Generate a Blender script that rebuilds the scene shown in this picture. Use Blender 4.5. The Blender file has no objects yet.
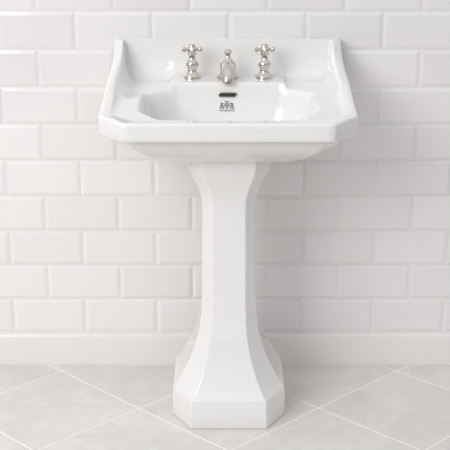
import bpy, bmesh, math
from mathutils import Vector
from mathutils.bvhtree import BVHTree
import random
random.seed(4)
scene=bpy.context.scene
col=scene.collection
try:
    scene.view_settings.view_transform='Standard'
except Exception: pass

# ---------------- materials ----------------
def new_mat(name,color,rough=.3,metal=0,coat=0,spec=.5):
    m=bpy.data.materials.new(name); m.use_nodes=True
    b=m.node_tree.nodes['Principled BSDF']
    b.inputs['Base Color'].default_value=(*color,1)
    b.inputs['Roughness'].default_value=rough
    b.inputs['Metallic'].default_value=metal
    b.inputs['Coat Weight'].default_value=coat
    b.inputs['Coat Roughness'].default_value=.04
    b.inputs['Specular IOR Level'].default_value=spec
    return m
def noise_bump(m,scale,strength,dist=.002,detail=3):
    nt=m.node_tree;b=nt.nodes['Principled BSDF']
    tc=nt.nodes.new('ShaderNodeTexCoord');n=nt.nodes.new('ShaderNodeTexNoise')
    n.inputs['Scale'].default_value=scale;n.inputs['Detail'].default_value=detail
    bp=nt.nodes.new('ShaderNodeBump');bp.inputs['Strength'].default_value=strength
    bp.inputs['Distance'].default_value=dist
    nt.links.new(tc.outputs['Object'],n.inputs['Vector'])
    nt.links.new(n.outputs['Fac'],bp.inputs['Height'])
    nt.links.new(bp.outputs['Normal'],b.inputs['Normal'])
ceramic=new_mat('white_ceramic',(.835,.828,.822),.08,coat=.8)
noise_bump(ceramic,9,.05)
wall_tile=new_mat('glazed_wall_tile',(.80,.785,.78),.12,coat=.4)
noise_bump(wall_tile,14,.25,.002,2)
nt=wall_tile.node_tree;b=nt.nodes['Principled BSDF']
at=nt.nodes.new('ShaderNodeAttribute');at.attribute_name='tone'
rp=nt.nodes.new('ShaderNodeValToRGB')
rp.color_ramp.elements[0].color=(.82,.804,.80,1);rp.color_ramp.elements[1].color=(.865,.852,.848,1)
nt.links.new(at.outputs['Fac'],rp.inputs['Fac']);nt.links.new(rp.outputs['Color'],b.inputs['Base Color'])
grout=new_mat('wall_grout',(.88,.87,.86),.8)
noise_bump(grout,200,.2)
skirt=new_mat('skirting_ceramic',(.825,.80,.79),.22,coat=.2)
noise_bump(skirt,12,.1)
nickel=new_mat('polished_nickel',(.66,.62,.57),.05,metal=1)
noise_bump(nickel,60,.05)
dark=new_mat('overflow_dark',(.02,.02,.02),.6); noise_bump(dark,50,.1)
ink=new_mat('printed_mark_ink',(.13,.13,.14),.4); noise_bump(ink,50,.05)
fgrout=new_mat('floor_grout',(.92,.91,.89),.85); noise_bump(fgrout,150,.3)

ft=bpy.data.materials.new('marble_floor_tile');ft.use_nodes=True
nt=ft.node_tree;b=nt.nodes['Principled BSDF'];b.inputs['Roughness'].default_value=.33
tc=nt.nodes.new('ShaderNodeTexCoord');at=nt.nodes.new('ShaderNodeAttribute');at.attribute_name='tone'
add=nt.nodes.new('ShaderNodeVectorMath');add.operation='MULTIPLY_ADD'
comb=nt.nodes.new('ShaderNodeCombineXYZ')
nt.links.new(at.outputs['Fac'],comb.inputs['X']);nt.links.new(at.outputs['Fac'],comb.inputs['Z'])
nt.links.new(comb.outputs[0],add.inputs[0]);add.inputs[1].default_value=(9,9,9);nt.links.new(tc.outputs['Object'],add.inputs[2])
n1=nt.nodes.new('ShaderNodeTexNoise');n1.inputs['Scale'].default_value=4.5;n1.inputs['Detail'].default_value=9;n1.inputs['Roughness'].default_value=.68;n1.inputs['Distortion'].default_value=.8
nt.links.new(add.outputs[0],n1.inputs['Vector'])
r1=nt.nodes.new('ShaderNodeValToRGB')
e=r1.color_ramp.elements
e[0].position=.3;e[0].color=(.645,.622,.595,1);e[1].position=.62;e[1].color=(.755,.738,.718,1)
nt.links.new(n1.outputs['Fac'],r1.inputs['Fac'])
n2=nt.nodes.new('ShaderNodeTexNoise');n2.inputs['Scale'].default_value=3.2;n2.inputs['Detail'].default_value=6;n2.inputs['Distortion'].default_value=1.2
nt.links.new(add.outputs[0],n2.inputs['Vector'])
r2=nt.nodes.new('ShaderNodeValToRGB');e=r2.color_ramp.elements
e[0].position=.485;e[0].color=(0,0,0,1);e[1].position=.50;e[1].color=(1,1,1,1)
k=r2.color_ramp.elements.new(.515);k.color=(0,0,0,1)
nt.links.new(n2.outputs['Fac'],r2.inputs['Fac'])
mx=nt.nodes.new('ShaderNodeMix');mx.data_type='RGBA'
mu=nt.nodes.new('ShaderNodeMath');mu.operation='MULTIPLY';mu.inputs[1].default_value=.25
nt.links.new(r2.outputs['Color'],mu.inputs[0]);nt.links.new(mu.outputs[0],mx.inputs[0])
nt.links.new(r1.outputs['Color'],mx.inputs[6]);mx.inputs[7].default_value=(.88,.87,.85,1)
nt.links.new(mx.outputs[2],b.inputs['Base Color'])

def mesh_obj(name,verts,faces,mats,parent=None,angle=None,smooth=True,mi=None,tone=None):
    me=bpy.data.meshes.new(name);me.from_pydata(verts,[],faces)
    bm=bmesh.new();bm.from_mesh(me);bmesh.ops.recalc_face_normals(bm,faces=bm.faces);bm.to_mesh(me);bm.free()
    for m in mats: me.materials.append(m)
    if mi:
        me.polygons.foreach_set('material_index',mi)
    if smooth:
        me.polygons.foreach_set('use_smooth',[True]*len(me.polygons))
        if angle: me.set_sharp_from_angle(angle=math.radians(angle))
    if tone:
        a=me.attributes.new('tone','FLOAT','FACE');a.data.foreach_set('value',tone)
    o=bpy.data.objects.new(name,me);col.objects.link(o)
    if parent:o.parent=parent
    return o

# ---------------- wall ----------------
V=[];F=[];MI=[];T=[]
def box(x0,x1,y0,y1,z0,z1,mi,tone=.5):
    n=len(V)
    for z in(z0,z1):
        V.extend([(x0,y0,z),(x1,y0,z),(x1,y1,z),(x0,y1,z)])
    for f in[(0,3,2,1),(4,5,6,7),(0,1,5,4),(1,2,6,5),(2,3,7,6),(3,0,4,7)]:
        F.append(tuple(n+i for i in f));MI.append(mi);T.append(tone)
WX=1.7;WT=2.5;Y0=0.0034   # grout face; tiles come out to y=0
box(-WX,WX,Y0,.12,-.05,WT,1)
P=.099;G=.0013;BV=.0095
def tile(x0,x1,z0,z1):
    x0+=G/2;x1-=G/2;z0+=G/2;z1-=G/2
    if x1-x0<.03:return
    n=len(V);b1=BV
    yr=[Y0+.001,.0027,0.0002,0.0]
    ins=[0,0.0,b1-.0007,b1+.0007]
    for y,i in zip(yr,ins):
        V.extend([(x0+i,y,z0+i),(x1-i,y,z0+i),(x1-i,y,z1-i),(x0+i,y,z1-i)])
    t=random.random()
    for r in range(3):
        for k in range(4):
            a=n+r*4+k;c=n+r*4+(k+1)%4
            F.append((a,c,c+4,a+4));MI.append(0);T.append(t)
    F.append((n+12,n+13,n+14,n+15));MI.append(0);T.append(t)
row=0;z=.094
while z<WT-.02:
    off=.003 if row%2==0 else .103
    z1=min(z+P,WT)
    xs=off-.2*10
    while xs<WX:
        a=max(xs,-WX);c=min(xs+.2,WX)
        if c>a: tile(a,c,z,z1)
        xs+=.2
    z+=P;row+=1
mesh_obj('wall_back',V,F,[wall_tile,grout],mi=MI,tone=T,smooth=False)

V=[];F=[]
prof=[(0.004,0.0),(-.010,0.0),(-.010,.080),(-.0085,.0865),(-.004,.0905),(.0005,.092),(.004,.092)]
n=0
for xx in(-WX,WX):
    for p in prof:V.append((xx,p[0],p[1]))
m=len(prof)
for k in range(m):
    F.append((n+k,n+(k+1)%m,n+m+(k+1)%m,n+m+k))
F.append(tuple(n+k for k in range(m)));F.append(tuple(n+m+k for k in range(m)))
mesh_obj('baseboard_back',V,F,[skirt],angle=40)

# ---------------- floor ----------------
S=.33;c=.7071067811865
bm=bmesh.new();tl=bm.faces.layers.float.new('tone')
g=.0044/2;cxn,cyn=.002-.2333,-.286
for i in range(-14,15):
    for j in range(-14,15):
        loc=[(i*S+g,j*S+g),((i+1)*S-g,j*S+g),((i+1)*S-g,(j+1)*S-g),(i*S+g,(j+1)*S-g)]
        w=[(cxn+(u-v)*c,cyn+(u+v)*c) for u,v in loc]
        if max(p[1] for p in w)<-3.6 or min(p[1] for p in w)>0:continue
        if min(p[0] for p in w)>WX or max(p[0] for p in w)<-WX:continue
        cx=sum(p[0] for p in w)/4;cy=sum(p[1] for p in w)/4
        t=random.random()
        lo=[bm.verts.new((p[0],p[1],-.004)) for p in w]
        md=[bm.verts.new((p[0],p[1],-.0006)) for p in w]
        hi=[bm.verts.new((cx+(p[0]-cx)*.996,cy+(p[1]-cy)*.996,0)) for p in w]
        fs=[bm.faces.new(hi)]
        for A,B in((lo,md),(md,hi)):
            for k in range(4):
                fs.append(bm.faces.new((A[k],A[(k+1)%4],B[(k+1)%4],B[k])))
        for f in fs:f[tl]=t
def cut(co,no):
    bmesh.ops.bisect_plane(bm,geom=bm.verts[:]+bm.edges[:]+bm.faces[:],plane_co=co,plane_no=no,clear_outer=True)
cut((0,0,0),(0,1,0));cut((0,-3.6,0),(0,-1,0));cut((WX,0,0),(1,0,0));cut((-WX,0,0),(-1,0,0))
r=bmesh.ops.create_cube(bm,size=1)
for v in r['verts']:
    v.co=Vector((v.co.x*2*WX,-1.8+v.co.y*3.6,-.0260+v.co.z*.05))
for f in {f for v in r['verts'] for f in v.link_faces}:f.material_index=1
bmesh.ops.recalc_face_normals(bm,faces=bm.faces)
me=bpy.data.meshes.new('floor');bm.to_mesh(me);bm.free()
me.materials.append(ft);me.materials.append(fgrout)
fo=bpy.data.objects.new('floor',me);col.objects.link(fo)

# ---------------- washbasin ----------------
basin=bpy.data.objects.new('pedestal_washbasin',None);col.objects.link(basin)

def pchip(pts,x):
    n=len(pts)
    if x<=pts[0][0]:return pts[0][1]
    if x>=pts[-1][0]:return pts[-1][1]
    d=[(pts[i+1][1]-pts[i][1])/(pts[i+1][0]-pts[i][0]) for i in range(n-1)]
    m=[0]*n
    for i in range(1,n-1):
        m[i]=0 if d[i-1]*d[i]<=0 else 2*d[i-1]*d[i]/(d[i-1]+d[i])
    m[0]=d[0];m[-1]=d[-1]
    for i in range(n-1):
        if x<=pts[i+1][0]:
            h=pts[i+1][0]-pts[i][0];t=(x-pts[i][0])/h
            return((2*t**3-3*t*t+1)*pts[i][1]+(t**3-2*t*t+t)*h*m[i]+(-2*t**3+3*t*t)*pts[i+1][1]+(t**3-t*t)*h*m[i+1])
def ss(a,b,x):
    t=max(0,min(1,(x-a)/(b-a)));return t*t*(3-2*t)
Hp=[(0,.918),(.028,.917),(.06,.894),(.09,.876),(.15,.860),(.25,.838),(.33,.814),(.41,.797),(.495,.793)]
def H(d):return pchip(Hp,d)
Sp=[(0,.832),(.15,.829),(.25,.815),(.36,.796),(.43,.789),(.5,.787)]
def Sh(x,d):
    s=pchip(Sp,d)
    fl=ss(.139,.149,abs(x))*(1-ss(.16,.30,d))
    return s-.014*fl
def ring(w,db,df,cx,cd,bx,bd,sm=1,fl=.0):
    wb=w;w=w+fl
    P=[(-wb+bx,db),(wb-bx,db),(wb,db+bd),(w,df-cd),(w-cx,df),(-w+cx,df),(-w,df-cd),(-wb,db+bd)]
    cnt=[80,10,34,14,34,14,34,10]
    out=[]
    for k in range(8):
        a=P[k];b=P[(k+1)%8]
        for i in range(cnt[k]):
            t=i/cnt[k];out.append((a[0]+(b[0]-a[0])*t,a[1]+(b[1]-a[1])*t))
    for _ in range(sm):
        n=len(out);out=[((out[i-1][0]+2*out[i][0]+out[(i+1)%n][0])/4,(out[i-1][1]+2*out[i][1]+out[(i+1)%n][1])/4) for i in range(n)]
    return out
def orng(o,sm=1,ob=None):
    ob=o if ob is None else ob
    return ring(.290-o,.004+ob,.492-o,.060-o*.5,.08-o*.6,.003,.003,sm,.0085)
rings=[]
def addr(r,zf):
    rings.append([(x,-d,zf(x,d)) for x,d in r])
LB=.750
lip=orng(.030)
hc=.25
NH=14
for i in range(NH+1):
    t=i/NH
    a=t*math.pi/2
    s=.28+.72*math.sin(a)**.95
    zz=.664+(LB+.004-.664)*(1-math.cos(a))**.80
    fr=[(x*s,hc+(d-hc)*(.5+.5*s if d<hc else s)) for x,d in lip]
    addr(fr,lambda x,d,z=zz:z)
addr(orng(.022),lambda x,d:LB+.001)
addr(orng(.006),lambda x,d:LB)
addr(orng(.0015),lambda x,d:LB+.002)
addr(orng(0),lambda x,d:LB+.006)
addr(orng(0),lambda x,d:(LB+H(d))/2)
addr(orng(0),lambda x,d:H(d)-.005)
addr(orng(.001),lambda x,d:H(d)-.002)
addr(orng(.0035),lambda x,d:H(d))
H0=[H(q[1]) for q in orng(0)]
def addw(r,f):
    rings.append([(x,-d,f(H0[i],Sh(x,d))) for i,(x,d) in enumerate(r)])
addw(orng(.017),lambda h,s:h)
addw(orng(.022),lambda h,s:h-.0015)
addw(orng(.025,1,.024),lambda h,s:s+(h-s)*.86)
addw(orng(.028,1,.027),lambda h,s:s+(h-s)*.55)
addw(orng(.032,2,.031),lambda h,s:s+(h-s)*.30)
addw(orng(.038,2,.038),lambda h,s:s+(h-s)*.12)
addw(orng(.047,3,.050),lambda h,s:s+(h-s)*.02)
og=orng(.055,3,.06)
edge=ring(.212,.160,.430,.055,.075,.075,.055,5)
for k in range(0,13):
    t=k/12*.97
    addr([(a[0]+(e2[0]-a[0])*t,a[1]+(e2[1]-a[1])*t) for a,e2 in zip(og,edge)],lambda x,d:Sh(x,d))
bc=.29
for s,dz in[(1,.0008),(.988,.003),(.975,.008),(.963,.016),(.95,.03),(.935,.045),(.915,.06),(.885,.075),(.84,.086),(.76,.096),(.6,.103),(.4,.107),(.2,.110),(.09,.111)]:
    rr=[]
    for x,d in edge:
        x2=x*s;d2=bc+(d-bc)*s
        w=min(1,dz/.1)
        rr.append((x2,-d2,(Sh(x,d)-dz)*(1-w)+(.805-dz)*w))
    rings.append(rr)
V=[p for r in rings for p in r];N=len(rings[0]);F=[]
for i in range(len(rings)-1):
    for k in range(N):
        a=i*N+k;b2=i*N+(k+1)%N
        F.append((a,b2,b2+N,a+N))
F.append(tuple(range(N)));F.append(tuple((len(rings)-1)*N+k for k in range(N)))
bas=mesh_obj('basin',V,F,[ceramic],parent=basin,angle=50)
bm=bmesh.new();bm.from_mesh(bas.data);bvh=BVHTree.FromBMesh(bm);bm.free()

def hit(x,z,off=.0008):
    p,n,_,_=bvh.ray_cast(Vector((x,-.30,z)),Vector((0,1,0)))
    return (p.x,p.y-off,p.z)
def capsule(zc,hw,hh,n=10):
    pts=[]
    for i in range(n+1):
        a=-math.pi/2+math.pi*i/n;pts.append((hw-hh+hh*math.cos(a),zc+hh*math.sin(a)))
    for i in range(n+1):
        a=math.pi/2+math.pi*i/n;pts.append((-hw+hh+hh*math.cos(a),zc+hh*math.sin(a)))
    return pts
OZ=.7985
inner=[hit(x,z,.0010) for x,z in capsule(OZ,.0215,.0045)]
mesh_obj('overflow_slot',inner,[tuple(range(len(inner)))],[dark],parent=basin,smooth=False)
o1=[hit(x,z,.0004) for x,z in capsule(OZ,.0245,.0072)]
o2=[hit(x,z,.0020) for x,z in capsule(OZ,.0233,.0061)]
o3=[hit(x,z,.0008) for x,z in capsule(OZ,.0212,.0043)]
n=len(o1)
mesh_obj('overflow_rim',o1+o2+o3,[(i,(i+1)%n,n+(i+1)%n,n+i) for i in range(n)]+[(n+i,n+(i+1)%n,2*n+(i+1)%n,2*n+i) for i in range(n)],[nickel],parent=basin)
# printed crest: shield flanked by two supporters, crown above, lettering line below
bmp=[".......#.#.#.......",
     ".......#####.......",
     "..##..........##...",
     ".####.#######.####.",
     "..##..#.#.#.#..##..",
     ".###..#######..###.",
     "##.##.#..#..#.##.##",
     ".#.##..#.#.#..##.#.",
     ".##.#...###...#.##.",
     "##..##...#...##..##",
     "...................",
     "#.##.#.###.#.##.#.#",
     "#.#..#.#.#.#.#..#.#"]
V=[];F=[];px=.00190;pz=.00200
for r,l in enumerate(bmp):
    for q,ch in enumerate(l):
        if ch=='#':
            x=(q-9.5)*px-.002;z=.7835-r*pz;n=len(V)
            for dx,dz in((0,0),(px,0),(px,-pz*.9),(0,-pz*.9)):V.append(hit(x+dx,z+dz,.0006))
            F.append((n,n+1,n+2,n+3))
mesh_obj('printed_crest',V,F,[ink],parent=basin,smooth=False)

def lathe(name,prof,loc,mat,parent,n=32,axis=None,angle=40):
    V=[];F=[]
    for r,z in prof:
        for k in range(n):
            a=2*math.pi*k/n;V.append((max(r,1e-5)*math.cos(a),max(r,1e-5)*math.sin(a),z))
    for i in range(len(prof)-1):
        for k in range(n):
            a=i*n+k;b=i*n+(k+1)%n;F.append((a,b,b+n,a+n))
    F.append(tuple(range(n)));F.append(tuple((len(prof)-1)*n+k for k in range(n)))
    o=mesh_obj(name,V,F,[mat],parent=parent,angle=angle)
    if axis is not None:
        o.rotation_mode='QUATERNION';o.rotation_quaternion=Vector((0,0,1)).rotation_difference(Vector(axis))
    o.location=loc
    return o
lathe('waste_drain',[(.0,0),(.03,0),(.031,.002),(.028,.004),(.0,.005)],(0,-.29,.6935),nickel,basin)

# pedestal
PX=.0025
def sec(z,w,df,db,chx,chd):
    return [(PX-w,-db,z),(PX-w,-(df-chd),z),(PX-w+chx,-df,z),(PX+w-chx,-df,z),(PX+w,-(df-chd),z),(PX+w,-db,z)]
K=[(0,.1420,.405,.13,.048,.085),(.004,.1435,.4065,.13,.049,.086),(.068,.1430,.405,.13,.050,.086),(.076,.1415,.403,.13,.050,.085),
   (.080,.1370,.399,.133,.050,.082),(.10,.1250,.390,.14,.047,.076),(.125,.1110,.380,.145,.043,.068),(.155,.0970,.370,.15,.038,.060),(.19,.0845,.361,.155,.034,.052),(.23,.0750,.354,.16,.030,.046),(.27,.0695,.350,.165,.027,.044),
   (.32,.0670,.348,.165,.026,.042),(.44,.0660,.347,.165,.025,.042),(.545,.0650,.346,.165,.025,.042),(.570,.0665,.348,.162,.026,.043),(.592,.0720,.352,.16,.028,.045),(.615,.0830,.359,.155,.032,.050),(.637,.0950,.367,.15,.036,.054),(.652,.1010,.370,.15,.038,.056),(.690,.1020,.371,.15,.038,.056)]
V=[];F=[]
for k in K:V.extend(sec(*k))
for i in range(len(K)-1):
    for k in range(6):
        a=i*6+k;b=i*6+(k+1)%6;F.append((a,b,b+6,a+6))
F.append(tuple(range(6)));F.append(tuple((len(K)-1)*6+k for k in range(6)))
ped=mesh_obj('pedestal',V,F,[ceramic],parent=basin,smooth=True,angle=24)
bv=ped.modifiers.new('edge_round','BEVEL');bv.width=.0028;bv.segments=3;bv.limit_method='ANGLE';bv.angle_limit=math.radians(22);bv.harden_normals=True

# ---------------- faucet ----------------
fau=bpy.data.objects.new('three_hole_faucet',None);col.objects.link(fau)
def handle(nm,x,d):
    z0=Sh(x,d)+.0001
    y=-d
    lathe(nm+'_body',[(.0225,0),(.0230,.003),(.0215,.006),(.0165,.009),(.0130,.014),(.0115,.020),(.0135,.026),(.0165,.031),(.0170,.036),(.0145,.041),(.0100,.045),(.0085,.050),(.0085,.056),(.011,.058),(.0115,.062),(.0085,.065)],(x,y,z0),nickel,fau)
    zc=z0+.071
    lathe(nm+'_hub',[(.006,-.009),(.011,-.006),(.0125,0),(.011,.006),(.0085,.009),(.0085,.012),(.006,.014),(0,.0145)],(x,y,zc),nickel,fau)
    lathe(nm+'_index',[(.0062,.0),(.0062,.0012),(.004,.002),(0,.0023)],(x,y,zc+.0135),ceramic,fau)
    for i,a in enumerate((math.radians(8),math.radians(98),math.radians(188),math.radians(278))):
        dx,dy=math.cos(a),math.sin(a)
        lathe(f'{nm}_arm_{i+1}',[(.0048,.006),(.0040,.012),(.0040,.0155),(.0055,.017),(.0062,.019),(.0068,.0215),(.0060,.0245),(.0035,.0260),(0,.0265)],(x,y,zc),nickel,fau,n=20,axis=(dx,dy,0))
handle('hot_handle',-.090,.098)
handle('cold_handle',.093,.098)
z0=Sh(0,.1)+.0001
lathe('spout_body',[(.028,0),(.0285,.003),(.0265,.0065),(.021,.010),(.0195,.016),(.0205,.026),(.0205,.034),(.018,.040),(.012,.046),(.008,.050),(.0065,.056),(.0065,.060),(.0095,.0625),(.0105,.066),(.0085,.070),(.004,.0725),(0,.073)],(0,-.098,z0),nickel,fau)
path=[(-.098,.026,.0165),(-.113,.030,.0165),(-.130,.031,.0160),(-.148,.028,.0150),(-.162,.021,.0140),(-.170,.011,.0135),(-.172,.003,.0145),(-.172,-.001,.0145)]
V=[];F=[];n=24
for i,(y,z,r) in enumerate(path):
    a=path[max(0,i-1)];b=path[min(len(path)-1,i+1)]
    t=Vector((0,b[0]-a[0],b[1]-a[1])).normalized();up=Vector((1,0,0)).cross(t)
    for k in range(n):
        q=2*math.pi*k/n
        p=Vector((0,y,z0+z))+Vector((1,0,0))*r*math.cos(q)+up*r*.85*math.sin(q);V.append(tuple(p))
for i in range(len(path)-1):
    for k in range(n):
        a=i*n+k;b=i*n+(k+1)%n;F.append((a,b,b+n,a+n))
F.append(tuple(range(n)));F.append(tuple((len(path)-1)*n+k for k in range(n)))
mesh_obj('spout_nose',V,F,[nickel],parent=fau,angle=50)

# ---------------- lights ----------------
w=bpy.data.worlds.new('world');scene.world=w;w.use_nodes=True
nt=w.node_tree;bg=nt.nodes['Background']
tc=nt.nodes.new('ShaderNodeTexCoord');sp=nt.nodes.new('ShaderNodeSeparateXYZ')
nt.links.new(tc.outputs['Generated'],sp.inputs[0])
mr=nt.nodes.new('ShaderNodeMapRange');mr.inputs[1].default_value=-.1;mr.inputs[2].default_value=.75
mr.inputs[3].default_value=.26;mr.inputs[4].default_value=.93
nt.links.new(sp.outputs['Z'],mr.inputs[0])
mr2=nt.nodes.new('ShaderNodeMapRange');mr2.inputs[1].default_value=-.9;mr2.inputs[2].default_value=.9
mr2.inputs[3].default_value=1.10;mr2.inputs[4].default_value=.90
nt.links.new(sp.outputs['X'],mr2.inputs[0])
ml=nt.nodes.new('ShaderNodeMath');ml.operation='MULTIPLY'
nt.links.new(mr.outputs[0],ml.inputs[0]);nt.links.new(mr2.outputs[0],ml.inputs[1])
nt.links.new(ml.outputs[0],bg.inputs[1])
bg.inputs[0].default_value=(.99,.99,1,1)
def area(name,loc,target,size,sy,power,colr=(1,1,1)):
    l=bpy.data.lights.new(name,'AREA');l.shape='RECTANGLE';l.size=size;l.size_y=sy;l.energy=power;l.color=colr
    o=bpy.data.objects.new(name,l);col.objects.link(o);o.location=loc
    o.rotation_euler=(Vector(target)-Vector(loc)).to_track_quat('-Z','Y').to_euler();return o
area('softbox_light',(-2.1,-3.0,2.3),(.15,0,.4),2.0,2.0,72,(1,.99,.985))

cam=bpy.data.cameras.new('camera');co=bpy.data.objects.new('camera',cam);col.objects.link(co)
cam.sensor_width=36;cam.lens=1150/450*36
co.location=(-.007,-3.0,1.326);co.rotation_euler=(math.radians(90-17),0,0)
scene.camera=co
